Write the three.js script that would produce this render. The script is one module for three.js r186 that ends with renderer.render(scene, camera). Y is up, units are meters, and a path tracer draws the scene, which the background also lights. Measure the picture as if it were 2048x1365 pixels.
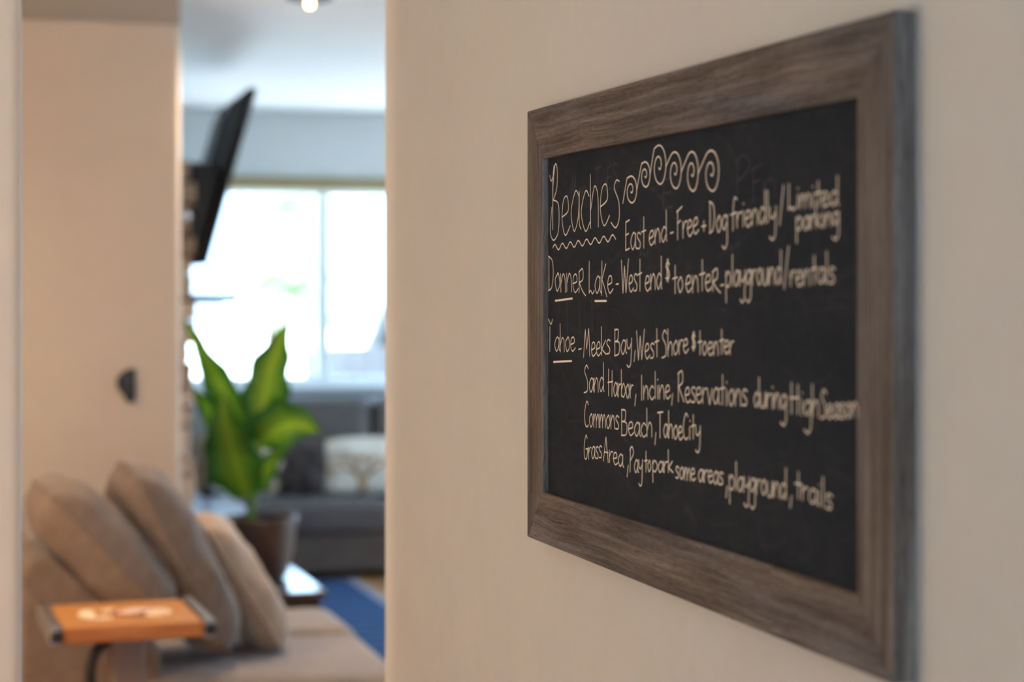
import * as THREE from 'three';
import { RoundedBoxGeometry } from 'three/addons/geometries/RoundedBoxGeometry.js';
import { mergeGeometries, mergeVertices } from 'three/addons/utils/BufferGeometryUtils.js';
import { ImprovedNoise } from 'three/addons/math/ImprovedNoise.js';
import { RectAreaLightUniformsLib } from 'three/addons/lights/RectAreaLightUniformsLib.js';
RectAreaLightUniformsLib.init();

// ---------------------------------------------------------------- camera, sky, sun, exposure
// The house stands square to the axes: x runs away from the chalkboard wall's face into the wall (u), -z runs down the hall (v), y is up.
const scene = new THREE.Scene();
const FOCAL = 3982, YAW = Math.atan(1216 / FOCAL);                 // focal length in pixels of the 2048 x 1365 frame
const camera = new THREE.PerspectiveCamera(2 * Math.atan(797 / FOCAL) * 180 / Math.PI, 1.5, 0.05, 200);
camera.position.set(0, 1.5, 0);
camera.rotation.y = -YAW;
camera.setViewOffset(2391, 1594, 171.5, 229, 2048, 1365);          // lens shift: upright verticals, horizon above the middle
camera.focus = 2.42;
camera.userData.fStop = 2.85;
scene.add(camera);
const renderer = new THREE.WebGLRenderer({ antialias: true });
renderer.toneMapping = THREE.LinearToneMapping;
renderer.toneMappingExposure = 1.31;
renderer.shadowMap.enabled = true;
renderer.shadowMap.type = THREE.PCFSoftShadowMap;
scene.background = new THREE.Color(1.8, 2.75, 3.9);                // bright, even, slightly blue sky
const sun = new THREE.DirectionalLight(new THREE.Color(0.85, 0.96, 1.05), 40);
sun.position.set(-27, 34, -20); sun.target.position.set(3, 0, -20);
sun.castShadow = true; sun.shadow.mapSize.set(2048, 2048);
Object.assign(sun.shadow.camera, { left: -45, right: 45, top: 45, bottom: -45, near: 1, far: 90 });
scene.add(sun, sun.target);

// ---------------------------------------------------------------- helpers
let seed = 7;
const rnd = () => { seed = (seed * 1664525 + 1013904223) >>> 0; return seed / 4294967296; };
const noise = new ImprovedNoise(), nz = (x, y, z = 0) => noise.noise(x, y, z);
const names = new Map();
function numbered(n) { const k = names.get(n) ?? 0; names.set(n, k + 1); return k ? `${n}_${String(k).padStart(3, '0')}` : n; }
function shade(o) { o.castShadow = o.receiveShadow = true; return o; }
function thing(name, label, category, [u, h, v] = [0, 0, 0], turn = 0, group) {
  const o = new THREE.Group(); o.name = numbered(name); o.position.set(u, h, -v); o.rotation.y = turn;
  o.userData = { label, category }; if (group) o.userData.group = group;
  scene.add(o); return o;
}
function part(name, geo, mat, parent, at, label) {
  const m = shade(new THREE.Mesh(geo, mat)); m.name = name; if (at) m.position.set(...at); if (label) m.userData.label = label;
  const k = parent.children.filter((c) => c.name.replace(/_\d{3}$/, '') === name).length;
  if (k) m.name = `${name}_${String(k).padStart(3, '0')}`;
  parent.add(m); return m;
}
function struct(name, geo, mat) { const m = shade(new THREE.Mesh(geo, mat)); m.name = numbered(name); m.userData.kind = 'structure'; scene.add(m); return m; }
// uv in metres from the dominant axis of the normal
function metreUV(g, k = 1, du = 0, dv = 0) {
  const p = g.attributes.position, n = g.attributes.normal, uv = new Float32Array(p.count * 2);
  for (let i = 0; i < p.count; i++) {
    const a = Math.abs(n.getX(i)), b = Math.abs(n.getY(i)), c = Math.abs(n.getZ(i));
    const [s, t] = a >= b && a >= c ? [p.getZ(i), p.getY(i)] : b >= c ? [p.getX(i), p.getZ(i)] : [p.getX(i), p.getY(i)];
    uv[2 * i] = s * k + du; uv[2 * i + 1] = t * k + dv;
  }
  return g.setAttribute('uv', new THREE.BufferAttribute(uv, 2));
}
const slab = (u0, u1, h0, h1, v0, v1) => metreUV(new THREE.BoxGeometry(u1 - u0, h1 - h0, v1 - v0).translate((u0 + u1) / 2, (h0 + h1) / 2, -(v0 + v1) / 2));
const rbox = (w, h, d, r = 0.01, s = 3) => metreUV(new RoundedBoxGeometry(w, h, d, s, r));
const tube = (pts, r, seg = 24, rs = 10) => new THREE.TubeGeometry(new THREE.CatmullRomCurve3(pts.map((p) => new THREE.Vector3(...p))), seg, r, rs);
const lathe = (pts, n = 40) => new THREE.LatheGeometry(pts.map((p) => new THREE.Vector2(...p)), n);
function dataTex(w, h, fn, srgb = true) {
  const d = new Uint8Array(w * h * 4);
  for (let y = 0; y < h; y++) for (let x = 0; x < w; x++) {
    const c = fn(x / w, y / h, x, y), o = (y * w + x) * 4;
    for (let i = 0; i < 3; i++) d[o + i] = Math.max(0, Math.min(255, c[i])); d[o + 3] = 255;
  }
  const t = new THREE.DataTexture(d, w, h); t.magFilter = THREE.LinearFilter; t.minFilter = THREE.LinearFilter;
  t.wrapS = t.wrapT = THREE.RepeatWrapping; if (srgb) t.colorSpace = THREE.SRGBColorSpace; t.needsUpdate = true; return t;
}
// noise that repeats over the tile
function tile(x, y, f, z = 0) {
  const P = (a, b) => nz(a * f, b * f, z + 3.7), sx = x, sy = y;
  return P(x, y) * (1 - sx) * (1 - sy) + P(x - 1, y) * sx * (1 - sy) + P(x, y - 1) * (1 - sx) * sy + P(x - 1, y - 1) * sx * sy;
}
const lin = (r, g, b) => new THREE.Color(r / 255, g / 255, b / 255).convertSRGBToLinear();
const std = (color, roughness = 0.8, extra = {}) => new THREE.MeshPhysicalMaterial({ color, roughness, ...extra });

// ---------------------------------------------------------------- materials
const plasterBump = dataTex(512, 512, (x, y) => {
  const b = tile(x, y, 60) * 0.5 + tile(x, y, 28, 9) * 0.8 + tile(x, y, 120, 4) * 0.3;
  const v = 128 + 95 * Math.sign(b) * Math.pow(Math.abs(b), 0.8); return [v, v, v];
}, false);
const plasterTone = dataTex(512, 512, (x, y) => {
  const a = tile(x, y, 9) * 4 + tile(x, y, 40, 2) * 3, p = tile(x, y, 14, 5) * 4; return [236 + a + p, 236 + a, 236 + a - p];
});
const paint = (c, bump = 0.0006) => std(c, 0.62, { map: plasterTone, bumpMap: plasterBump, bumpScale: bump });
const M = {
  hallPaint: paint(new THREE.Color(0.64, 0.622, 0.592)),
  openingPaint: paint(new THREE.Color(0.7, 0.59, 0.5)),
  partitionPaint: paint(new THREE.Color(0.64, 0.55, 0.46)),
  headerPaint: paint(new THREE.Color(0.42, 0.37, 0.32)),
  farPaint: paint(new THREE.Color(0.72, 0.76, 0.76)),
  ceiling: paint(new THREE.Color(0.84, 0.85, 0.85), 0.0003),
  trim: std(new THREE.Color(0.78, 0.8, 0.8), 0.4),
  frameWhite: std(new THREE.Color(0.82, 0.86, 0.87), 0.4),
  headTrim: std(lin(150, 134, 96), 0.6),
  pane: std(new THREE.Color(0.97, 0.985, 0.98), 0.02, { transmission: 1, thickness: 0 }),
  black: std(lin(26, 25, 25), 0.42),
  blackSatin: std(lin(38, 36, 36), 0.35),
  steel: std(new THREE.Color(0.45, 0.45, 0.47), 0.35, { metalness: 1 }),
  darkMetal: std(lin(52, 50, 50), 0.4, { metalness: 0.6 }),
};
const weave = dataTex(256, 256, (x, y, i, j) => {
  const k = ((i >> 1) + (j >> 1)) % 2 ? 18 : -18, v = 128 + k + tile(x, y, 50) * 60; return [v, v, v];
}, false);
const slub = (r, g, b, amt = 14) => dataTex(256, 256, (x, y) => { const t = tile(x, y * 0.999, 30) * amt + tile(x, y, 90, 6) * amt + tile(x, y, 6, 1) * amt; return [r + t, g + t, b + t]; });
weave.repeat.set(8, 8);
const fabric = (r, g, b, amt) => { const t = slub(r, g, b, amt); t.repeat.set(4, 4); return new THREE.MeshPhysicalMaterial({ map: t, roughness: 0.9, bumpMap: weave, bumpScale: 0.0008, sheen: 0.8, sheenRoughness: 0.5, sheenColor: new THREE.Color(0.5, 0.52, 0.56) }); };
// weathered grey wood with streaky grain along x
function greyWood(sd) {
  const knots = [...Array(5)].map(() => [rnd(), rnd(), 0.02 + rnd() * 0.03]);
  const grain = (x, y) => {
    let warp = tile(x, y, 4, sd) * 0.035;
    for (const [kx, ky, r] of knots) { const d = Math.hypot((x - kx) * 3, y - ky); warp += Math.exp(-d * d / (r * 8) / r * 0.5) * 0.02; }
    const yy = y + warp;
    return nz(x * 3, yy * 26, sd) * 0.9 + nz(x * 10, yy * 80, sd + 5) * 0.8 + nz(x * 40, yy * 190, sd + 8) * 0.7;
  };
  const map = dataTex(1024, 256, (x, y) => {
    const g = grain(x, y), c = tile(x, y, 5, sd + 2), w = tile(x, y, 3, sd + 11), p = nz(x * 5, y * 9, sd + 20), pore = Math.max(0, nz(x * 60, y * 150, sd + 31) - 0.25) * 60;
    const v = 88 + g * 26 + c * 22 + p * 16 - pore; return [v + 4 + w * 10, v - 3 + w * 2, v - 6 - w * 8];
  });
  const bump = dataTex(1024, 256, (x, y) => { const v = 140 + grain(x, y) * 60; return [v, v, v]; }, false);
  return std(new THREE.Color(1, 1, 1), 0.7, { map, bumpMap: bump, bumpScale: 0.0005, specularIntensity: 0.45 });
}

// ---------------------------------------------------------------- the setting
const H = 2.44;
struct('floor', slab(-1.8, 5.2, -0.3, 0, -2.8, 11.05), std(new THREE.Color(1, 1, 1), 0.45, {
  map: dataTex(512, 512, (x, y) => { const p = Math.floor(x * 8), k = Math.abs(x * 8 - Math.round(x * 8)) < 0.03 ? -50 : 0, g = nz(x * 90, y * 5, p) * 18 + nz(p * 3.3, 1.1) * 30; return [176 + g + k, 134 + g + k, 92 + g * 0.8 + k]; }),
}));
struct('ceiling', slab(-1.8, 5.2, H, H + 0.2, -2.8, 11.05), M.ceiling);
// plan outline with bullnose corners, raised to the ceiling
function wallPlan(u0, u1, v0, v1, h0, h1, round) {
  const r = 0.022, s = new THREE.Shape(), c = round;      // c: which corners are rounded [u0v0,u1v0,u1v1,u0v1]
  const pts = [[u0, v0, c[0]], [u1, v0, c[1]], [u1, v1, c[2]], [u0, v1, c[3]]], dirs = [[1, 0], [0, 1], [-1, 0], [0, -1]];
  pts.forEach(([u, v, k], i) => {
    const din = dirs[(i + 3) % 4], out = dirs[i];
    if (!k) { i ? s.lineTo(u, v) : s.moveTo(u, v); return; }
    const a = [u - din[0] * r, v - din[1] * r], b = [u + out[0] * r, v + out[1] * r];
    i ? s.lineTo(...a) : s.moveTo(...a); s.quadraticCurveTo(u, v, ...b);
  });
  const g = new THREE.ExtrudeGeometry(s, { depth: h1 - h0, bevelEnabled: false, curveSegments: 10 });
  g.rotateX(-Math.PI / 2).translate(0, h0, 0);             // (u, v, up) -> (x, y, -z)
  return metreUV(g);
}
const WALL = 0.802;                                        // face of the chalkboard wall
struct('wall_right', wallPlan(WALL, 0.94, -2.6, 3.4, 0, H, [0, 0, 1, 1]), M.hallPaint);
struct('wall_opening', wallPlan(-1.6, 0.188, 3.4, 3.54, 0, H, [0, 1, 1, 0]), M.openingPaint);
struct('wall_partition', wallPlan(-1.6, 0.855, 6.45, 6.6, 0, 2.335, [0, 1, 1, 0]), M.partitionPaint);
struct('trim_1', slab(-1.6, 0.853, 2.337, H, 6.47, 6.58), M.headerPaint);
struct('wall_left', slab(-1.8, -1.6, 0, H, -2.6, 10.83), M.hallPaint);
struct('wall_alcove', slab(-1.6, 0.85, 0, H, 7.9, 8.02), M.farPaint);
struct('wall_kitchen', slab(0.94, 5, 0, H, 2.1, 2.25), M.hallPaint);
function pierced(u0, u1, v0, v1, hole, mat, name) {
  const s = new THREE.Shape([[u0, 0], [u1, 0], [u1, H], [u0, H]].map((p) => new THREE.Vector2(...p)));
  const [a, b, c, d] = hole; s.holes.push(new THREE.Path([[a, c], [b, c], [b, d], [a, d]].map((p) => new THREE.Vector2(...p))));
  struct(name, metreUV(new THREE.ExtrudeGeometry(s, { depth: v1 - v0, bevelEnabled: false }).translate(0, 0, -v1)), mat);
}
const WIN = { u0: 1.32, u1: 4.55, h0: 0.93, h1: 2.045, v: 10.83 };
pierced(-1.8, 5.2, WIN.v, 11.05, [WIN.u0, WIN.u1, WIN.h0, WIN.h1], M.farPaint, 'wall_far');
pierced(-1.8, 5.2, -2.8, -2.6, [-1.5, 0.72, 0.15, 2.3], M.hallPaint, 'wall_back');  // behind the camera; opening sized to let cool daylight into the hall
{
  const s = new THREE.Shape([[-10.83, 0], [2.6, 0], [2.6, H], [-10.83, H]].map((p) => new THREE.Vector2(...p)));
  s.holes.push(new THREE.Path([[-10.2, 0.15], [-5.2, 0.15], [-5.2, 2.3], [-10.2, 2.3]].map((p) => new THREE.Vector2(...p))));  // opening out of view, sized to brighten the living room
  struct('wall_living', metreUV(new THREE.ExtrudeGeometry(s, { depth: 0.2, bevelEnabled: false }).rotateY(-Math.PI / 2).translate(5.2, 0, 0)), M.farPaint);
}
function windowUnit(u0, u1, h0, h1, v, mulls, inward) {
  const g = new THREE.Group(); g.name = numbered('window_1'); g.name = 'window_' + windowUnit.n++; g.userData.kind = 'structure'; g.position.set((u0 + u1) / 2, 0, -v); scene.add(g);
  const w = u1 - u0, f = 0.05;
  for (const [x, y, a, b] of [[0, h1 - f / 2, w, f], [0, h0 + f / 2, w, f], [-w / 2 + f / 2, (h0 + h1) / 2, f, h1 - h0 - 2 * f], [w / 2 - f / 2, (h0 + h1) / 2, f, h1 - h0 - 2 * f]]) part('window_frame', rbox(a, b, 0.07, 0.006), M.frameWhite, g, [x, y, 0]);
  const edges = [u0 + f, ...mulls, u1 - f];
  for (const m of mulls) part('mullion', rbox(0.074, h1 - h0 - 2 * f, 0.065, 0.006), M.frameWhite, g, [m - (u0 + u1) / 2, (h0 + h1) / 2, 0]);
  for (let i = 0; i + 1 < edges.length; i++) {
    const a = edges[i] + (i ? 0.038 : 0), b = edges[i + 1] - (i + 2 < edges.length ? 0.038 : 0);
    part('pane', new THREE.PlaneGeometry(b - a, h1 - h0 - 2 * f), M.pane, g, [(a + b) / 2 - (u0 + u1) / 2, (h0 + h1) / 2, 0]);
  }
  part('window_sill', rbox(w + 0.12, 0.03, 0.12, 0.008), M.trim, g, [0, h0 - 0.005, inward * 0.13]);
  return g;
}
windowUnit.n = 1;
const far = windowUnit(WIN.u0, WIN.u1, WIN.h0, WIN.h1, 10.96, [2.235, 3.45], 1);
part('head_trim', rbox(WIN.u1 - WIN.u0 + 0.2, 0.07, 0.05, 0.008), M.headTrim, far, [0, WIN.h1 + 0.005, 0.155], 'tan wooden head board');
windowUnit(-1.5, 0.72, 0.15, 2.3, -2.7, [-0.4], -1);  // unseen window behind the camera, lights the near end of the board wall
{ const w = windowUnit(-2.5, 2.5, 0.15, 2.3, 0, [-1.25, 0, 1.25], 1); w.position.set(5.1, 0, -7.7); w.rotation.y = -Math.PI / 2; }  // unseen side window, placed for even cool light across the living room

// ---------------------------------------------------------------- ceiling lights
const warm = new THREE.Color(1, 0.74, 0.5);
const trimGeo = lathe([[0.05, 0.004], [0.052, -0.004], [0.068, -0.009], [0.078, -0.006], [0.08, 0], [0.05, 0.004]], 36);
const bulbGeo = lathe([[0.0001, -0.034], [0.007, -0.033], [0.012, -0.028], [0.014, -0.021], [0.012, -0.012], [0.009, 0.0]], 28);
const bulbMat = std(new THREE.Color(0.9, 0.85, 0.75), 0.3, { emissive: new THREE.Color(1, 0.6, 0.28), emissiveIntensity: 11 });
function downlight(u, v, power, label) {
  const t = thing('ceiling_light', label, 'ceiling light', [u, H, v], 0);
  part('trim_ring', trimGeo, M.darkMetal, t); part('bulb', bulbGeo, bulbMat, t);
  const l = new THREE.SpotLight(warm, power, 0, 1.35, 0.6, 2); l.position.set(0, -0.04, 0); l.target.position.set(0, -1, 0); t.add(l.target);  l.castShadow = true; l.shadow.radius = 2; l.shadow.bias = -0.001; l.name = 'bulb_light'; t.add(l);
}
downlight(1.275, 6.45, 5, 'small ceiling light with a glowing warm bulb over the living room');
downlight(-0.45, 5.3, 3, 'unseen ceiling light with a warm bulb, placed to light the partition and sofa');  // out of view, gives the partition and sofa warm light from above
function unseenFloorLamp(u, v, h, power, label) {  // lamps out of view, placed to warm the hall wall and the partition
  const t = thing('unseen_floor_lamp', label, 'unseen floor lamp', [u, 0, v]);
  part('base', lathe([[0.0001, 0], [0.13, 0], [0.13, 0.015], [0.02, 0.03], [0.0001, 0.03]]), M.black, t);
  part('pole', new THREE.CylinderGeometry(0.011, 0.011, h - 0.16, 16).translate(0, (h - 0.16) / 2 + 0.02, 0), M.black, t);
  part('globe', new THREE.SphereGeometry(0.15, 32, 20), std(new THREE.Color(0.9, 0.86, 0.8), 0.5, { emissive: new THREE.Color(1, 0.8, 0.6), emissiveIntensity: 1.6 }), t, [0, h, 0]);
  const l = new THREE.PointLight(warm, power, 0, 2); l.position.set(0, h, 0); l.castShadow = true; l.shadow.radius = 7; l.name = 'globe_light'; t.add(l);
}
unseenFloorLamp(-0.75, 2.35, 1.22, 2.1, 'unseen floor lamp with a warm frosted globe in the hall, placed to light the board wall');
unseenFloorLamp(-0.95, 3.86, 1.45, 3.9, 'unseen floor lamp with a warm frosted globe left of the sofa, placed to light the partition wall');

// ---------------------------------------------------------------- the chalkboard
{
  const W = 1.0085, HT = 0.558, R = 0.066, T = 0.022;
  const t = thing('chalkboard', 'large black chalkboard with handwritten list of beaches in a weathered grey wood frame', 'chalkboard', [WALL, 1.4473, 1.982], -Math.PI / 2);
  function rail(len, mat) {                                // lies along x, outer edge at y = 0, inner edge at y = R, mitred
    const b = 0.0014, s = new THREE.Shape([[-len / 2 + b * 2.4, b], [len / 2 - b * 2.4, b], [len / 2 - R + b * 0.4, R - b], [-len / 2 + R - b * 0.4, R - b]].map((p) => new THREE.Vector2(...p)));
    const g = new THREE.ExtrudeGeometry(s, { depth: T - 2 * b, bevelThickness: b, bevelSize: b, bevelSegments: 3, steps: 1 }).translate(0, 0, b);
    const p = g.attributes.position, n = g.attributes.normal, uv = new Float32Array(p.count * 2), off = rnd(), off2 = rnd();
    for (let i = 0; i < p.count; i++) { uv[2 * i] = p.getX(i) / 0.85 + off; uv[2 * i + 1] = (p.getY(i) + (Math.abs(n.getY(i)) > 0.7 ? p.getZ(i) : 0)) / 0.16 + off2; }
    g.setAttribute('uv', new THREE.BufferAttribute(uv, 2)); return g;
  }
  const woods = [greyWood(1.3), greyWood(4.1), greyWood(7.7), greyWood(11.2)];
  [[W, 0, -HT / 2, 0], [W, 0, HT / 2, Math.PI], [HT, -W / 2, 0, -Math.PI / 2], [HT, W / 2, 0, Math.PI / 2]].forEach(([len, x, y, a], i) => {
    part('frame_rail', rail(len, woods[i]), woods[i], t, [x, y, 0]).rotation.z = a;
  });
  // the writing surface: rubbed black paint with old chalk haze, and the handwriting
  const PW = W - 2 * R + 0.004, PH = HT - 2 * R + 0.004, CW = 2048, CH = Math.round(CW * PH / PW), K = CW / (PW * 1000);
  const cv = document.createElement('canvas'); cv.width = CW; cv.height = CH; const x = cv.getContext('2d');
  x.fillStyle = 'rgb(35,40,47)'; x.fillRect(0, 0, CW, CH);
  for (let i = 0; i < 2600; i++) {                         // wiped streaks
    const a = rnd() * CW, b = rnd() * CH, l = 20 + rnd() * 90; x.strokeStyle = `rgba(${rnd() < 0.5 ? '90,92,94' : '24,24,26'},${0.04 + rnd() * 0.1})`;
    x.lineWidth = 0.8 + rnd() * 2.2; x.beginPath(); x.moveTo(a, b); x.lineTo(a + (rnd() - 0.5) * 10, b + l); x.stroke();
  }
  for (let i = 0; i < 260; i++) {                          // faint smears of old chalk
    const a = rnd() * CW, b = rnd() * CH, l = 30 + rnd() * 160, an = -0.5 + rnd() * 1.2; x.strokeStyle = `rgba(120,122,122,${0.02 + rnd() * 0.05})`;
    x.lineWidth = 3 + rnd() * 14; x.lineCap = 'round'; x.beginPath(); x.moveTo(a, b); x.quadraticCurveTo(a + l / 2, b + (rnd() - 0.5) * 40, a + Math.cos(an) * l, b + Math.sin(an) * l); x.stroke();
  }
  const G = {                                              // single-stroke hand: x-height 1, tall letters 2, tails -1; '_' marks straight strokes
    a: [0.85, '.68,.85 .38,1 .02,.5 .28,0 .62,.35 .7,.95|.7,.95 .7,.2 .85,.02'], b: [0.8, '_0,2 .03,.05|.03,.5 .4,1 .75,.5 .4,0 .03,.12'],
    c: [0.75, '.65,.85 .36,1 .02,.5 .35,0 .72,.2'], d: [0.85, '.64,.8 .36,1 .02,.5 .28,0 .62,.4|_.68,2.05 .68,.1 .76,0'],
    e: [0.78, '.02,.48 .55,.62 .46,.98 .14,.9 .02,.4 .3,0 .72,.22'], f: [0.75, '.75,1.85 .48,2 .34,1.5 .3,.6 .28,-.15|_0,.9 .66,1'],
    g: [0.82, '.64,.82 .36,1 .02,.55 .28,.1 .62,.5|.68,1 .68,.1 .66,-.7 .36,-1.05 .02,-.85'], h: [0.78, '_0,2 .03,0|.03,.45 .32,1 .6,.75 .64,0'],
    i: [0.35, '_.12,1 .14,0|_.14,1.42 .16,1.48'], k: [0.75, '_0,2 .04,0|_.6,1 .06,.42 .7,0'], l: [0.32, '_.1,2 .12,0'],
    m: [1.12, '_0,1 .03,0|.03,.45 .28,1 .46,.7 .48,0|.48,.45 .76,1 .94,.7 1,0'], n: [0.82, '_0,1 .03,0|.03,.45 .34,1 .6,.72 .66,0'],
    o: [0.8, '.42,1 .04,.6 .3,0 .68,.4 .5,.95 .36,1'], p: [0.82, '_0,1 .04,-1|.03,.7 .36,1 .7,.5 .36,0 .03,.15'], r: [0.62, '_0,1 .03,0|.03,.5 .26,.92 .55,.95'],
    s: [0.68, '.58,.9 .28,1 .08,.74 .5,.36 .42,.04 .02,.04'], t: [0.66, '_.32,1.85 .32,0|_0,.98 .62,1.06'], u: [0.82, '.02,1 .08,.15 .38,0 .62,.4 .66,1|_.66,1 .7,0'],
    v: [0.7, '_0,1 .3,0 .62,1'], y: [0.8, '.02,1 .1,.45 .36,.3 .64,.6|.7,1 .66,0 .58,-.8 .3,-1.05 .02,-.85'],
    A: [0.95, '_0,0 .4,2 .76,0|_.12,.75 .72,.8'], B: [0.95, '_.06,1.95 .06,0|.06,1.9 .55,1.85 .5,1.15 .08,1.05|.08,1.05 .7,.9 .66,.1 .02,0'],
    C: [0.85, '.72,1.75 .4,2 .05,1.3 .08,.35 .4,0 .7,.15'], D: [0.95, '_.1,1.95 .1,0|0,1.95 .55,1.7 .72,1 .5,.2 .02,0'],
    E: [0.8, '_.62,1.85 .08,1.75 .06,0 .62,.12|_.06,.95 .5,1.02'], F: [0.8, '_.08,1.8 .08,0|_0,1.72 .7,1.95|_.08,1 .5,1.12'],
    G: [0.95, '.68,1.75 .4,2 .05,1.2 .1,.2 .5,0 .72,.5 .72,.8|_.4,.85 .85,.85'], H: [1, '_.05,2 .05,0|_.72,1.9 .7,0|_-.1,1 .85,1.1'], I: [0.4, '_.12,1.9 .14,0'],
    L: [0.85, '_.08,1.9 .06,0|.06,.02 .3,.15 .5,-.05 .78,.15'], M: [1.25, '_0,0 .3,2 .5,.6|_.5,.6 .85,2 1,.0'], P: [0.85, '_.1,1.9 .06,0|.0,1.7 .4,2 .72,1.5 .1,.85'],
    q: [0.9, '_.06,1.1 .06,0|.02,1.1 .5,1.3 .55,.75 .08,.55|.08,.55 .5,.1 .9,-.15'], K: [0.85, '_.1,1.9 .06,-.1|_.62,1.7 .1,.8|.1,.8 .4,.4 .75,-.2'],
    R: [0.95, '_.08,1.9 .06,0|0,1.85 .55,2 .6,1.3 .08,1|_.1,1 .8,0'], S: [0.85, '.7,1.75 .4,2 .1,1.55 .55,.9 .55,.15 .02,.02'], T: [1, '_0,1.9 .9,1.98|_.42,1.92 .4,0'],
    J: [1.1, '0,2.15 .1,2.35 .5,1.95 .75,2.3|_.35,1.8 .32,0'], W: [1.3, '_0,2 .28,0 .55,1.6 .8,0 1.2,2'],
    Z: [1.05, '-.02,1.6 .1,1.45 .26,1.62 .32,1.85 .22,1.5 .2,.15|.2,1.2 .36,1.84 .52,1.75 .5,1.25 .24,.93|.24,.93 .62,.78 .62,.12 .3,-.13 .06,.02 .04,.3 .14,.75'],
    X: [0.75, '.66,.98 .45,1.06 .3,.85 .62,.5 .66,.1 .4,-.1 .05,.05'],
    '$': [0.75, '.62,1.2 .3,1.4 .06,1.1 .58,.6 .5,.15 .02,.2|_.24,1.65 .22,-.1|_.42,1.65 .4,-.1'], '-': [0.6, '_.05,.5 .55,.52'], '+': [0.6, '_.05,.5 .55,.5|_.3,.8 .3,.2'], '/': [0.5, '_.45,2.2 .05,-.2'], ',': [0.4, '_.2,.35 .05,-.5'],
  };
  const stroke = (pts, straight) => {
    x.beginPath(); x.moveTo(...pts[0]);
    if (straight || pts.length < 3) pts.slice(1).forEach((p) => x.lineTo(...p));
    else for (let i = 0; i + 1 < pts.length; i++) {
      const a = pts[i - 1] ?? pts[i], b = pts[i], c = pts[i + 1], d = pts[i + 2] ?? c;
      x.bezierCurveTo(b[0] + (c[0] - a[0]) / 6, b[1] + (c[1] - a[1]) / 6, c[0] - (d[0] - b[0]) / 6, c[1] - (d[1] - b[1]) / 6, ...c);
    }
    x.stroke();
  };
  const O = 2;                                             // the panel reaches 2 mm under the frame
  const mm = (a, b) => [(a + O) * K, (b + O) * K];
  function word(str, x0, y0, x1, y1, xh, asc = 1) {
    const glyphs = [...str].map((c) => G[c]), total = glyphs.reduce((s, g) => s + g[0], 0), sx = (x1 - x0) / total; let at = 0;
    for (const [w, path] of glyphs) {
      const wob = (rnd() - 0.5) * 0.08;
      for (const st of path.split('|')) {
        const straight = st[0] === '_';
        const pts = st.replace('_', '').split(' ').map((p) => { let [a, b] = p.split(',').map(Number); if (b > 1) b = 1 + (b - 1) * asc; const X = x0 + (at + a) * sx, f = (X - x0) / (x1 - x0 || 1); return mm(X + (rnd() - 0.5) * 0.5, y0 + (y1 - y0) * f - (b + wob) * xh + (rnd() - 0.5) * 0.5); });
        stroke(pts, straight);
      }
      at += w;
    }
  }
  x.lineCap = x.lineJoin = 'round';
  // traces of an earlier list, almost wiped away
  x.strokeStyle = 'rgba(150,150,150,0.17)'; x.lineWidth = 2.2 * K;
  for (const a of [['Mon', 90, 60, 150, 58, 16], ['TuES', 180, 52, 262, 50, 15], ['P', 600, 78, 640, 78, 22], ['Fri', 640, 80, 700, 78, 18], ['L', 330, 130, 360, 128, 22], ['E', 400, 80, 440, 80, 18], ['lll', 60, 220, 200, 215, 20]]) word(...a);
  x.strokeStyle = 'rgb(226,214,198)'; x.lineWidth = 1.75 * K;
  word('Z', 7, 98, 66, 97, 48); x.lineWidth = 1.75 * K;
  word('eacheX', 55, 99, 268, 90, 48.7, 0.32);
  stroke([...Array(49)].map((_, i) => { const f = i / 48; return mm(19 + f * 233, 114.5 - f * 8 - Math.sin(f * Math.PI * 2 * 7.6) * 3.6); }));
  // six curling waves
  const curls = [[301.8, 54.2, 19.5, 16], [346.5, 39.4, 16.6, 14.7], [389, 31.4, 21.9, 22.4], [435.5, 39.9, 19.8, 20.5], [483.9, 43.8, 18.5, 21.7], [535.6, 46, 21.4, 21.8]];
  let last = [276, 68];
  x.lineWidth = 1.85 * K;
  for (const [cx, cy, rx, ry] of curls) {
    const pts = [mm(...last)];
    for (let i = 0; i <= 30; i++) {                        // over the top, down the right, round and inwards
      const an = -2.3 + i / 30 * 10.75, f = Math.max(0, an - 1.2) / 7.25, r = 1 - 0.88 * Math.pow(f, 0.62);
      pts.push(mm(cx + Math.cos(an) * rx * r + (1 - r) * rx * 0.1, cy + Math.sin(an) * ry * r));
    }
    stroke(pts); last = [cx + rx * 0.98, cy + ry * 0.1];
  }
  x.lineWidth = 1.75 * K;
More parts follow.
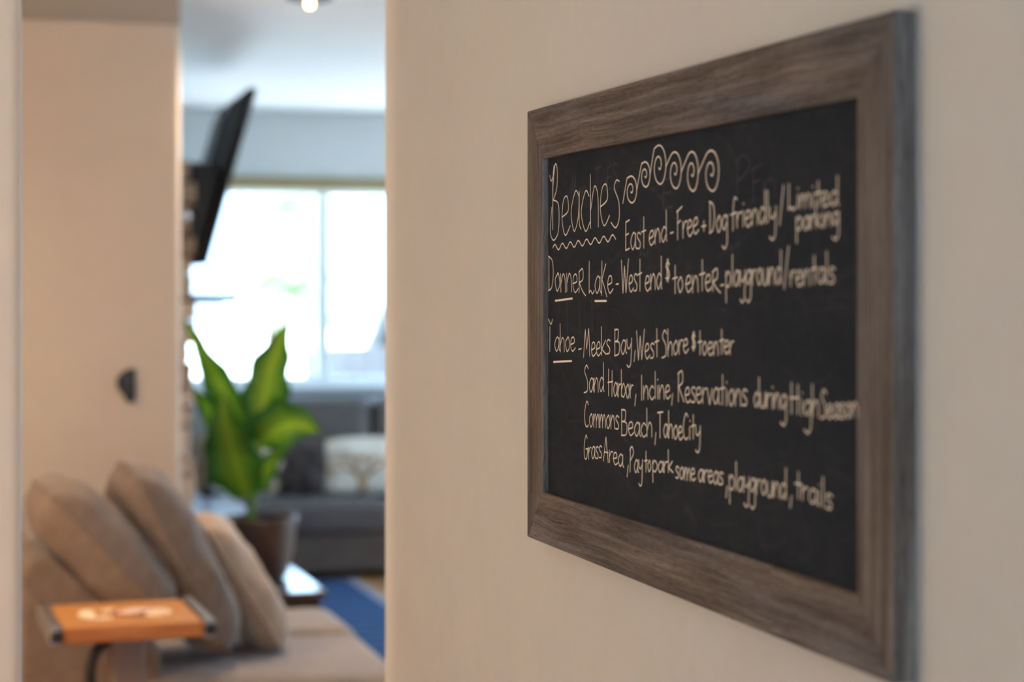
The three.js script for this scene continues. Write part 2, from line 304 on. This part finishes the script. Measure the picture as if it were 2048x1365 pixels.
  const list = `East 284 122.1 351 120.5 18.5;end 360 118.7 416 113 16;- 423 114 433 113.5 16.5;Free 443 113.2 505 107.7 17;+ 511 110 524 109.5 18;Dog 532 108.8 581 107.3 16.4;friendly 587 105.4 697 101.7 15.3;/ 702 102 713 101.5 15;Limited 722 90.9 828 90.6 12.6;parking 740 111.1 829 108.4 11.8
Donneq 0 169.6 146 171.4 22.5;LaKe 157 172.1 245 170.8 20;- 252 169.5 263 169 17;West 271 171.2 338 167.4 19;end 348 168.3 401 165.8 17;$ 410 157 424 156.2 13.8;to 431 170 462 169.5 16;enteq 468 169.5 561 166.4 17;- 561 169 570 168.5 14;playground 575 162.9 709 160.1 15.4;/ 712 162 724 160 16;rentals 727 162.5 821 159.2 14
Jahoe -2 247 109 243 17.5;- 119 250 131 249 18;Meeks 138 250 236 241.6 16.5;Bay 248 244 307 238 15.7;, 312 241 321 240 14;West 321 245.9 391 239.9 16.5;Shore 399 240.7 477 231.7 14.6;$ 485 229 496 228 11;to 502 234.4 527 233.2 13.2;enter 529 233.1 596 229.9 13.5
Sand 140 292.1 214 286.6 16.6;Harbor 227 290.9 311 290.1 15.6;, 314 291 324 290 15;Incline 334 289.8 426 283.1 14.6;, 427 283 434 282 14;Reservations 446 286.1 630 279.9 16;during 644 279.1 720 278.1 14;High 728 281.3 790 280.7 14.4;Season 791 281.9 865 275.6 12.8
Commons 142 333 265 328.2 15.4;Beach 271 334.6 372 329 15.4;, 377 329 385 328 15;Tahoe 386 328 461 325 14.4;City 461 325 510 320.1 13.4
Grass 140 373 206 366 14.3;Area 210 368.4 279 370.2 14.3;, 289 373 298 372 15;Pay 299 373.7 341 371.4 14.4;to 346 369.4 367 367.8 12.3;park 371 367.1 433 362.9 12.1;some 439 367.4 496 365.9 12.6;areas 503 365 570 362.2 12.6;, 574 368 582 368 14;playground 584 365.1 720 361.1 14.2;, 725 362 734 362 13;trails 737 358.2 816 360.9 13.2`;
  for (const w of list.split(/[;\n]/)) { const [s, ...n] = w.split(' '); word(s, ...n.map(Number), 1); }
  x.lineWidth = 2.6 * K;
  for (const [a, b, c, d] of [[29, 181.8, 96, 178.4], [180, 180.8, 220, 180.4], [22, 259.4, 93, 255.6]]) stroke([mm(a, b), mm(c, d)], true);
  const map = new THREE.CanvasTexture(cv); map.colorSpace = THREE.SRGBColorSpace;
  const rough = dataTex(256, 256, (a, b) => { const v = 215 + tile(a, b, 8) * 40 + tile(a, b, 40) * 30; return [v, v, v]; }, false);
  part('writing_panel', new THREE.BoxGeometry(PW, PH, 0.006), std(new THREE.Color(1, 1, 1), 1, { map, roughnessMap: rough, specularIntensity: 0.2 }), t, [0, 0, 0.0115], 'black panel covered with pale handwriting');
}

// ---------------------------------------------------------------- soft goods
function lumpy(g, amp, f, off) {
  g = mergeVertices(g.deleteAttribute('uv').deleteAttribute('normal') && g, 1e-4); const p = g.attributes.position;
  for (let i = 0; i < p.count; i++) {
    const a = p.getX(i), b = p.getY(i), c = p.getZ(i);
    p.setXYZ(i, a + nz(a * f, b * f, c * f + off) * amp, b + nz(a * f + 9, b * f, c * f + off) * amp, c + nz(a * f, b * f + 5, c * f + off) * amp);
  }
  g.computeVertexNormals(); return metreUV(g);
}
const pad = (w, h, d, r, amp, off) => lumpy(new RoundedBoxGeometry(w, h, d, 10, r), amp, 4, off);
// a stuffed cushion: thickness along x, height along y, width along z; the two covers meet in a seam
function cushionGeo(hgt, wid, thick, off) {
  const N = 28, out = [];
  for (const side of [-1, 1]) {
    const g = new THREE.PlaneGeometry(2, 2, N, N), p = g.attributes.position;
    for (let i = 0; i < p.count; i++) {
      const a = p.getX(i), b = p.getY(i);
      const t = Math.pow(Math.max(0, (1 - Math.pow(Math.abs(a), 3.2)) * (1 - Math.pow(Math.abs(b), 3.2))), 0.5) * thick / 2;
      const ya = b * hgt / 2 * (1 - 0.1 * a * a * b * b), za = a * wid / 2 * (1 - 0.1 * a * a * b * b);
      const bump = nz(a * 2.2, b * 2.2, off + side) * 0.018 * Math.min(1, t * 30) + nz(a * 5, b * 5, off) * 0.005 * Math.min(1, t * 30);
      p.setXYZ(i, side * (t + bump), ya, side * -za);
    }
    out.push(g);
  }
  const g = mergeGeometries(out); g.computeVertexNormals(); return g;
}
function seamGeo(hgt, wid) {
  const pts = [];
  for (let i = 0; i < 80; i++) {
    const s = i / 20, k = Math.floor(s), f = (s - k) * 2 - 1, [a, b] = [[f, -1], [1, f], [-f, 1], [-1, -f]][k];
    pts.push(new THREE.Vector3(0, b * hgt / 2 * (1 - 0.1 * a * a * b * b), a * wid / 2 * (1 - 0.1 * a * a * b * b)));
  }
  return new THREE.TubeGeometry(new THREE.CatmullRomCurve3(pts, true), 160, 0.005, 6, true);
}
function cushion(label, group, [u, h, v], size, lean, turn, mat, off) {
  const t = thing('cushion', label, 'cushion', [u, h, v], turn, group);
  const [a, b, c] = size; const k = part('cover', cushionGeo(a, b, c, off), mat, t); k.rotation.z = lean;
  const s = part('piping', seamGeo(a, b), mat, k); return t;
}
const taupe = fabric(128, 111, 98, 12), taupeDark = fabric(120, 104, 92, 12), tan = fabric(186, 160, 138, 10), sofaCloth = fabric(156, 142, 132, 12);

// sofa at the left, seen end-on, its sloped backrest towards the left
{
  const t = thing('sofa', 'taupe fabric chaise sofa in front of the beige partition wall, under the leaning cushions', 'sofa', [0.8, 0, 5.8]);
  part('base', rbox(0.96, 0.14, 1.14, 0.02), sofaCloth, t, [0, 0.15, 0]);
  part('seat_cushion', pad(0.78, 0.24, 0.72, 0.07, 0.03, 2), sofaCloth, t, [0.14, 0.335, 0.24]);
  part('seat_cushion', pad(0.78, 0.24, 0.52, 0.07, 0.035, 5), sofaCloth, t, [0.14, 0.33, -0.36]);
  const s = new THREE.Shape(); s.moveTo(-0.5, 0.22); s.lineTo(-0.5, 0.74); s.quadraticCurveTo(-0.49, 0.81, -0.43, 0.775); s.lineTo(-0.3, 0.655); s.lineTo(-0.17, 0.53); s.lineTo(-0.15, 0.22);
  const bg = new THREE.ExtrudeGeometry(s, { depth: 1.06, bevelThickness: 0.03, bevelSize: 0.015, bevelSegments: 4 }).translate(0, 0, -0.53); metreUV(bg);
  part('backrest', bg, taupeDark, t);
  for (const a of [-0.42, 0.42]) for (const b of [-0.5, 0.5]) part('foot', lathe([[0.0001, 0], [0.018, 0], [0.026, 0.085], [0.0001, 0.085]], 16), M.black, t, [a, 0, b]);
}
cushion('leftmost of the three leaning cushions, taupe, lying on the sloped sofa backrest', null, [0.502, 0.79, 5.42], [0.49, 0.46, 0.2], 0.74, 0.06, taupe, 1);
cushion('tallest taupe cushion, leaning in the middle of the three on the sofa', null, [0.71, 0.745, 5.56], [0.58, 0.5, 0.2], 0.47, 0.02, taupeDark, 4);
cushion('tan textured cushion at the right end of the three leaning on the sofa', null, [0.912, 0.645, 5.72], [0.44, 0.42, 0.165], 0.56, -0.03, tan, 8);

// small tray table in front of the sofa
{
  const t = thing('tray_table', 'small orange wooden tray table with printed top and dark end caps by the sofa', 'side table', [0.51, 0, 4.89], 0.02);
  const cv = document.createElement('canvas'); cv.width = 512; cv.height = 512; const x = cv.getContext('2d');
  x.fillStyle = 'rgb(198,132,62)'; x.fillRect(0, 0, 512, 512);
  for (let i = 0; i < 500; i++) { x.strokeStyle = `rgba(${rnd() < 0.5 ? '140,80,30' : '225,160,90'},${0.05 + rnd() * 0.12})`; x.lineWidth = 1 + rnd() * 4; const y = rnd() * 512; x.beginPath(); x.moveTo(0, y); x.bezierCurveTo(150, y + rnd() * 14 - 7, 350, y + rnd() * 14 - 7, 512, y + rnd() * 10 - 5); x.stroke(); }
  for (const [a, b, w, h, an, c] of [[118, 230, 46, 120, 0.1, '254,230,194'], [160, 330, 70, 44, 0, '240,212,186'], [205, 170, 40, 60, 0.4, '242,206,166'], [228, 230, 30, 70, 0.3, '150,60,22'], [275, 225, 62, 60, 0, '246,206,184'], [270, 300, 80, 26, 0.1, '150,62,24'], [320, 190, 70, 50, 0.2, '242,212,200'], [340, 270, 34, 50, 0, '72,52,20'], [365, 300, 50, 70, -0.2, '248,216,176'], [392, 220, 46, 60, 0.4, '242,212,188'], [300, 340, 40, 24, 0, '96,66,24'], [420, 270, 26, 60, 0.2, '248,222,188']]) {
    x.save(); x.translate(a, b); x.rotate(an); x.fillStyle = `rgb(${c})`; x.beginPath(); x.ellipse(0, 0, w * 0.7, h * 0.75, 0, 0, Math.PI * 2); x.fill(); x.restore();
  }
  const print = new THREE.CanvasTexture(cv); print.colorSpace = THREE.SRGBColorSpace;
  const woodT = dataTex(256, 256, (a, b) => { const g = nz(a * 5, b * 40, 2) * 26 + tile(a, b, 6) * 20; return [168 + g, 102 + g, 44 + g * 0.6]; });
  const wood = std(new THREE.Color(1, 1, 1), 0.45, { map: woodT }), top = std(new THREE.Color(1, 1, 1), 0.45, { map: print });
  part('tabletop', rbox(0.33, 0.036, 0.36, 0.005), wood, t, [0, 0.682, 0]);
  const pl = new THREE.BoxGeometry(0.322, 0.002, 0.346); part('printed_panel', pl, [wood, wood, top, wood, wood, wood], t, [0, 0.7, 0], 'orange wooden panel with a pale and red print');
  for (const s of [-1, 1]) { const c = part('end_cap', rbox(0.026, 0.046, 0.37, 0.005), std(new THREE.Color(0.3, 0.3, 0.32), 0.35, { metalness: 0.9 }), t, [s * 0.178, 0.684, 0]); part('corner_plug', lathe([[0.0001, 0], [0.013, 0], [0.014, 0.008], [0.0001, 0.008]], 16).rotateX(Math.PI / 2), M.black, c, [0, 0, 0.182]); }
  const post = std(lin(118, 98, 86), 0.4);
  part('pedestal', rbox(0.082, 0.635, 0.06, 0.012), post, t, [0.0, 0.345, 0.04]);
  part('foot_plate', rbox(0.3, 0.028, 0.3, 0.01), M.darkMetal, t, [0, 0.014, 0]);
  part('brace', tube([[-0.03, 0.655, 0.05], [-0.075, 0.62, 0.06], [-0.088, 0.56, 0.06], [-0.07, 0.5, 0.06], [-0.03, 0.46, 0.05]], 0.013), M.black, t);
}

// small dark fixture on the partition
{
  const t = thing('wall_hook', 'small dark iron hook on the beige partition wall above the sofa cushions', 'hook', [0.678, 1.174, 6.449]);
  const s = new THREE.Shape(); s.moveTo(0.028, 0.05); s.lineTo(0.028, -0.045); s.quadraticCurveTo(0.02, -0.058, 0.004, -0.05); s.quadraticCurveTo(-0.012, -0.02, -0.026, -0.005); s.quadraticCurveTo(-0.034, 0.03, -0.005, 0.044); s.quadraticCurveTo(0.012, 0.058, 0.028, 0.05);
  part('back_plate', new THREE.ExtrudeGeometry(s, { depth: 0.006, bevelThickness: 0.002, bevelSize: 0.002, bevelSegments: 2 }).translate(0, 0, 0.003), M.blackSatin, t);
  part('hook_arm', tube([[0.01, 0.025, 0.008], [0.008, 0.02, 0.03], [0.006, -0.005, 0.042], [0.004, -0.03, 0.03], [0.004, -0.034, 0.02]], 0.006), M.blackSatin, t);
}

// ---------------------------------------------------------------- fireplace of stacked stone, its mantel and raised hearth
{
  const t = thing('fireplace', 'stacked tan stone fireplace corner with thin dark mantel, half hidden behind the partition wall', 'fireplace', [1.07, 0, 8.8]);
  const stone = [0, 1, 2, 3].map((i) => { const tx = dataTex(128, 128, (a, b) => { const g = tile(a, b, 6, i) * 30 + tile(a, b, 24, i) * 22; return [206 + g - i * 8, 178 + g - i * 7, 152 + g - i * 5]; }); tx.repeat.set(3, 3); return std(new THREE.Color(1, 1, 1), 0.85, { map: tx, bumpMap: plasterBump, bumpScale: 0.002 }); });
  part('core', slab(-0.2, -0.004, 0.5, 2.0, -0.75, 0.8), std(lin(110, 96, 82), 0.9), t);
  part('chimney', slab(-0.2, -0.06, 2.005, H - 0.002, -0.74, 0.8), M.farPaint, t, null, 'pale painted chimney box above the stones');
  const geos = [0, 1, 2, 3, 4].map((i) => lumpy(new RoundedBoxGeometry(1, 1, 1, 3, 0.14), 0.12, 1.7, i * 3.1));
  for (let y = 0.5, row = 0; y < 1.97; row++) {
    const h = Math.min(0.07 + rnd() * 0.06, 2.0 - y);
    for (let v = -0.75; v < 0.79;) {                        // right face
      const w = Math.min(0.16 + rnd() * 0.2, 0.8 - v), d = 0.035 + rnd() * 0.035, m = part('stone', geos[Math.floor(rnd() * 5)], stone[Math.floor(rnd() * 4)], t, [d / 2 - 0.006, y + h / 2, -(v + w / 2)]);
      m.scale.set(d, h * 0.96, w * 0.97); v += w;
    }
    for (let u = -0.2; u < -0.02;) {                        // near end
      const w = Math.min(0.1 + rnd() * 0.12, -0.0 - u), m = part('stone', geos[Math.floor(rnd() * 5)], stone[Math.floor(rnd() * 4)], t, [u + w / 2, y + h / 2, 0.758]);
      m.scale.set(w * 0.97, h * 0.96, 0.03); u += w;
    }
    y += h;
  }
  part('mantel', rbox(0.25, 0.034, 1.5, 0.008), std(lin(66, 60, 48), 0.5), t, [0.105, 1.437, -0.02], 'thin dark mantel shelf');
  part('hearth', rbox(0.62, 0.5, 1.62, 0.02), std(lin(88, 96, 112), 0.28), t, [0.1, 0.25, -0.03], 'raised grey slate hearth');
  const k = part('pale_knob', new THREE.SphereGeometry(0.02, 24, 16), std(new THREE.Color(0.85, 0.83, 0.84), 0.3), t, [0.004, 1.77, 0.835]);  // pale ball for a small round bright spot beside the stones
  part('knob_stem', new THREE.CylinderGeometry(0.007, 0.012, 0.055, 16).rotateX(Math.PI / 2), M.steel, k, [0, 0, -0.03]);
}
{
  const t = thing('candlestick', 'short black iron candlestick with wide foot standing on the raised hearth', 'candlestick', [1.372, 0.5, 9.42]);
  part('foot', lathe([[0.0001, 0], [0.062, 0], [0.06, 0.012], [0.03, 0.03], [0.0001, 0.04]]), M.black, t, [0.02, 0, 0]);
  part('stem', lathe([[0.0001, 0.03], [0.022, 0.03], [0.013, 0.07], [0.018, 0.11], [0.012, 0.15], [0.022, 0.2], [0.0001, 0.2]], 24), M.black, t, [0.0, 0, 0]);
  part('candle', lathe([[0.0001, 0.2], [0.014, 0.2], [0.014, 0.3], [0.0001, 0.303]], 20), std(lin(150, 160, 170), 0.5), t);
}

// ---------------------------------------------------------------- television on its bracket
{
  const t = thing('television', 'wall-mounted flat television tilted down over the fireplace, seen from its dark back', 'television', [1.272, 1.938, 8.56], -0.043);
  const tilt = -0.274;
  const p = part('back_panel', rbox(0.026, 0.735, 1.15, 0.008), std(lin(44, 38, 36), 0.75, { specularIntensity: 0.5 }), t, [-0.004, 0, 0]); p.rotation.z = tilt;
  part('dark_panel', rbox(0.016, 0.6, 0.42, 0.006), M.black, p, [-0.018, 0.03, -0.33]);  // raised black strip that gives the far part of the back a dark band
  part('bezel', rbox(0.014, 0.742, 1.158, 0.005), M.black, p, [0.014, 0, 0]);
  part('screen', new THREE.BoxGeometry(0.003, 0.7, 1.115), std(lin(12, 12, 14), 0.12), p, [0.021, 0, 0]);
  const s = new THREE.Shape([[-0.128, -0.355], [-0.128, 0.05], [-0.012, 0.045], [-0.115, -0.355]].map((q) => new THREE.Vector2(...q)));
  part('rear_housing', new THREE.ExtrudeGeometry(s, { depth: 0.86, bevelThickness: 0.008, bevelSize: 0.006, bevelSegments: 2 }).translate(-0.01, 0, -0.4), M.black, t);
  part('wall_bracket', rbox(0.06, 0.2, 0.3, 0.01), M.darkMetal, t, [-0.15, -0.12, 0]);
}

// ---------------------------------------------------------------- low table with the potted plant
{
  const t = thing('low_table', 'low dark brown table with glossy top beside the plant pot, reflecting the window', 'table', [1.155, 0, 7.08]);
  const wood = std(lin(62, 40, 33), 0.35);
  part('tabletop', rbox(0.46, 0.024, 0.78, 0.006), std(lin(74, 54, 46), 0.1, { clearcoat: 1, clearcoatRoughness: 0.06, ior: 1.6 }), t, [0, 0.438, 0], 'glossy tabletop');
  part('apron', rbox(0.42, 0.08, 0.74, 0.006), wood, t, [0, 0.385, 0]);
  for (const a of [-0.19, 0.19]) for (const b of [-0.34, 0.34]) part('leg', rbox(0.045, 0.345, 0.045, 0.004), wood, t, [a, 0.1725, b]);
}
{
  const t = thing('potted_plant', 'leafy plant with broad variegated green leaves in a dark brown pot', 'plant', [1.21, 0.45, 7.05], -YAW);
  const Z = 7.1 / FOCAL, L = (x, y, z = 0) => [(x - 518) * Z, (1157 - y) * Z, z];
  part('pot', lathe([[0.0001, 0], [0.085, 0], [0.1, 0.012], [0.122, 0.1], [0.134, 0.19], [0.139, 0.214], [0.137, 0.219], [0.128, 0.214], [0.124, 0.185], [0.0001, 0.185]], 56), std(lin(62, 44, 38), 0.3, { clearcoat: 0.6, clearcoatRoughness: 0.2 }), t);
  const soil = lathe([[0.0001, 0.192], [0.06, 0.197], [0.123, 0.188]], 40); part('soil', soil, std(lin(70, 60, 50), 0.95), t);
  const leafT = dataTex(256, 128, (a, b) => {              // a along the blade, b across it
    const d = Math.abs(b - 0.5) * 2, f = Math.max(0, Math.min(1, 1.25 - d * 1.5 + tile(a, b, 12) * 0.5 + tile(a, b, 30) * 0.3)), rib = d < 0.05 ? 0.6 : 0;
    const vein = 0.1 * Math.sin((a * 22 - d * 5) * Math.PI * 2);
    return [34 + 92 * (f + vein * 0.3) + rib * 40, 92 + 62 * f + vein * 30 + rib * 40, 12 + 8 * f + rib * 30];
  });
  const leafM = std(new THREE.Color(1, 1, 1), 0.5, { map: leafT, transmission: 0.42, thickness: 0, side: THREE.DoubleSide });
  leafM.roughness = 1;
  function leaf(p0, p1, p2, hw, twist, off) {
    const NL = 30, NW = 12, c = new THREE.QuadraticBezierCurve3(new THREE.Vector3(...p0), new THREE.Vector3(...p1), new THREE.Vector3(...p2));
    const g = new THREE.PlaneGeometry(1, 1, NL, NW), p = g.attributes.position, uv = g.attributes.uv;
    for (let i = 0; i < p.count; i++) {
      const a = uv.getX(i), b = uv.getY(i) * 2 - 1, o = c.getPoint(a), tg = c.getTangent(a);
      const face = new THREE.Vector3(Math.sin(twist), 0.15, Math.cos(twist)), side = new THREE.Vector3().crossVectors(face, tg).normalize(), nor = new THREE.Vector3().crossVectors(tg, side).normalize();
      const w = hw * Math.pow(Math.sin(Math.PI * Math.min(1, Math.pow(a, 0.72) * 0.97 + 0.03)), 0.85) * (1 + 0.1 * Math.sin(a * 21 + off + b));
      const fold = Math.abs(b) * w * 0.3 + Math.sin(a * 17 + off + (b > 0 ? 1.3 : 0)) * 0.012 * b * b;
      o.addScaledVector(side, b * w).addScaledVector(nor, fold); p.setXYZ(i, o.x, o.y, o.z);
    }
    g.computeVertexNormals(); return g;
  }
  const stemM = std(lin(92, 120, 40), 0.6);
  part('cane', tube([L(500, 1046), L(504, 1000, 0.01), L(499, 950), L(503, 900, -0.01)], 0.016, 20, 12), stemM, t);
  const px = (n) => n * Z;
  for (const [a, b, c, hw, tw, off] of [
    [L(522, 890), L(520, 745, -0.02), L(580, 644, 0.02), px(46), 0.25, 0],
    [L(494, 880, -0.02), L(455, 790, -0.05), L(362, 640, -0.08), px(36), -0.5, 2],
    [L(488, 900, -0.04), L(440, 880, -0.08), L(374, 768, -0.1), px(30), -0.4, 4],
    [L(500, 990, 0.06), L(470, 900, 0.12), L(455, 780, 0.14), px(56), -0.15, 1],
    [L(522, 890, 0.03), L(570, 820, 0.08), L(642, 862, 0.05), px(54), 0.3, 3],
    [L(515, 985, 0.03), L(530, 930, 0.05), L(572, 890, 0.03), px(24), 0.35, 5],
    [L(508, 900, -0.05), L(520, 840, -0.06), L(540, 800, -0.08), px(40), 0.1, 6]]) part('leaf', leaf(a, b, c, hw, tw, off), leafM, t);
  for (const [a, b] of [[[504, 960], [522, 890]], [[500, 950], [494, 882]], [[498, 960], [488, 902]], [[502, 1010], [500, 988]], [[504, 970], [523, 890]], [[503, 1010], [515, 984]]]) part('leaf_stalk', tube([L(...a), L((a[0] + b[0]) / 2 + 3, (a[1] + b[1]) / 2, 0.01), L(...b, 0.0)], 0.006, 10, 8), stemM, t);
}

// ---------------------------------------------------------------- rug, couch under the window, its cushions
{
  const g = new RoundedBoxGeometry(0.62, 0.014, 2.4, 3, 0.006); metreUV(g);
  const tx = dataTex(256, 256, (a, b) => { const s = Math.sin(b * Math.PI * 2 * 6) > 0.55 ? 24 : 0, n = tile(a, b, 60) * 30; return [22 + s + n, 64 + s + n, 112 + s + n]; });
  const r = thing('rug', 'blue striped rug on the wooden floor between the sofa and the window couch', 'rug', [1.82, 0, 8.62]);
  part('pile', g, std(new THREE.Color(1, 1, 1), 0.95, { map: tx, bumpMap: weave, bumpScale: 0.002 }), r, [0, 0.0075, 0]);
  part('border', rbox(0.05, 0.016, 2.4, 0.005), fabric(150, 150, 165, 10), r, [0.33, 0.008, 0], 'pale woven border');
}
{
  const cloth = fabric(88, 82, 81, 10), dark = fabric(92, 80, 72, 10);
  cloth.roughness = 0.5; cloth.sheen = 1; cloth.sheenRoughness = 0.35;
  const t = thing('window_couch', 'long grey couch below the bright window with cushions along its back', 'couch', [2.8, 0, 10.28]);
  part('base', rbox(2.5, 0.2, 0.78, 0.02), dark, t, [0, 0.14, 0]);
  for (const k of [-1, 0, 1]) part('seat_cushion', pad(0.82, 0.17, 0.66, 0.05, 0.02, k), cloth, t, [k * 0.825, 0.315, 0.09]);
  part('backrest', rbox(2.5, 0.6, 0.16, 0.05), cloth, t, [0, 0.54, -0.33]);
  for (const k of [-1, 0, 1]) part('back_cushion', pad(0.82, 0.47, 0.17, 0.06, 0.025, k + 7), cloth, t, [k * 0.825, 0.66, -0.2]);
  for (const a of [-1.15, 1.15]) for (const b of [-0.3, 0.3]) part('foot', rbox(0.07, 0.04, 0.07, 0.004), M.black, t, [a, 0.02, b]);
}
const CY = 10.13;
function couchCushion(label, u, h, size, mat, off, yaw) { const t = cushion(label, null, [u, h, CY], size, -0.22, Math.PI / 2 * -1 + yaw, mat, off); return t; }
{
  const cream = fabric(206, 190, 166, 8), brown = fabric(72, 64, 62, 8);
  const tree = (() => {
    const cv = document.createElement('canvas'); cv.width = cv.height = 256; const x = cv.getContext('2d'); x.fillStyle = 'rgb(222,216,202)'; x.fillRect(0, 0, 256, 256);
    x.strokeStyle = x.fillStyle = 'rgb(166,136,98)'; x.lineCap = 'round';
    const br = (a, b, an, l, w) => { if (l < 8) return; const c = a + Math.cos(an) * l, d = b - Math.sin(an) * l; x.lineWidth = w; x.beginPath(); x.moveTo(a, b); x.lineTo(c, d); x.stroke(); br(c, d, an + 0.5, l * 0.72, w * 0.7); br(c, d, an - 0.45, l * 0.7, w * 0.7); };
    br(128, 236, Math.PI / 2, 62, 26); const t = new THREE.CanvasTexture(cv); t.colorSpace = THREE.SRGBColorSpace; return std(new THREE.Color(1, 1, 1), 0.9, { map: t });
  })();
  couchCushion('cream cushion on the window couch behind the green plant', 1.66, 0.58, [0.36, 0.5, 0.14], cream, 3, 0.05);
  couchCushion('dark brown cushion on the window couch between the plant and the printed white cushion', 1.935, 0.55, [0.3, 0.32, 0.13], brown, 6, -0.12);
  couchCushion('off-white cushion with a tan tree print on the window couch', 2.27, 0.55, [0.31, 0.46, 0.13], tree, 9, 0.02);
}

// ---------------------------------------------------------------- outside the window
struct('ground', slab(-50, 60, -0.6, -0.302, -40, 80), std(new THREE.Color(0.6, 0.61, 0.6), 0.9));
{
  const t = thing('cabin', 'pale steep-roofed cabin outside the window, seen at its right edge', 'house', [8.25, -0.3, 24.5], -YAW);
  const wall = std(new THREE.Color(0.085, 0.09, 0.092), 0.8), roof = std(new THREE.Color(0.07, 0.08, 0.085), 0.7);
  const s = new THREE.Shape([[-2.85, 0], [2.85, 0], [0, 6.8]].map((p) => new THREE.Vector2(...p)));
  part('gable_wall', metreUV(new THREE.ExtrudeGeometry(s, { depth: 7.5, bevelEnabled: false }).translate(0, 0, -7.7)), wall, t);
  for (const k of [-1, 1]) { const r = part('roof', rbox(0.14, 7.6, 8.3, 0.02), roof, t, [k * 1.5, 3.5, -3.75]); r.rotation.z = k * Math.atan(2.85 / 6.8); }
  const d = part('door', rbox(0.95, 2.05, 0.05, 0.01), std(new THREE.Color(0.5, 0.56, 0.6), 0.6), t, [-0.4, 1.03, -0.18]); part('door_handle', new THREE.SphereGeometry(0.04, 12, 8), M.steel, d, [0.36, 0, 0.05]);
}
{
  const t = thing('fence', 'pale low board fence outside the window left of the cabin', 'fence', [5.05, -0.3, 22], 0);
  const m = [0, 1, 2].map((k) => std(new THREE.Color(0.1 + k * 0.006, 0.1 + k * 0.006, 0.105 + k * 0.006), 0.85)), bg = rbox(0.145, 1.06, 0.025, 0.006);
  for (let i = 0; i < 10; i++) part('board', bg, m[i % 3], t, [-0.7 + i * 0.15, 0.56, 0]);
  for (const y of [0.3, 0.85]) part('rail', rbox(1.5, 0.08, 0.04, 0.006), m[0], t, [-0.02, y, -0.035]);
}
{
  const leafy = std(new THREE.Color(0.4, 0.46, 0.3), 0.85), bark = std(lin(110, 88, 70), 0.9);
  const tier = [0, 1, 2].map((k) => lumpy(new THREE.ConeGeometry(1, 1, 26, 8), 0.22, 3.2, k * 4));
  [[2.4, 44, 8], [9.0, 50, 8], [14.4, 44, 10], [-1.5, 52, 12], [21.5, 50, 11]].forEach(([u, v, h], i) => {
    const t = thing('conifer', ['conifer in full sun behind the fence', 'tall conifer behind the cabin', 'conifer beyond the right of the cabin', 'tallest conifer far behind the others at the left', 'conifer standing farthest right outside the window'][i], 'tree', [u, -0.3, v], i);
    part('trunk', new THREE.CylinderGeometry(0.1, 0.28, h * 0.5, 12).translate(0, h * 0.25, 0), bark, t);
    for (let k = 0; k < 6; k++) { const m = part('foliage', tier[k % 3], leafy, t, [0, h * (0.22 + k * 0.135), 0]); m.scale.set(h * 0.2 * (1 - k * 0.13), h * 0.26, h * 0.2 * (1 - k * 0.13)); m.rotation.y = k * 1.3; }
  });
}
renderer.render(scene, camera);
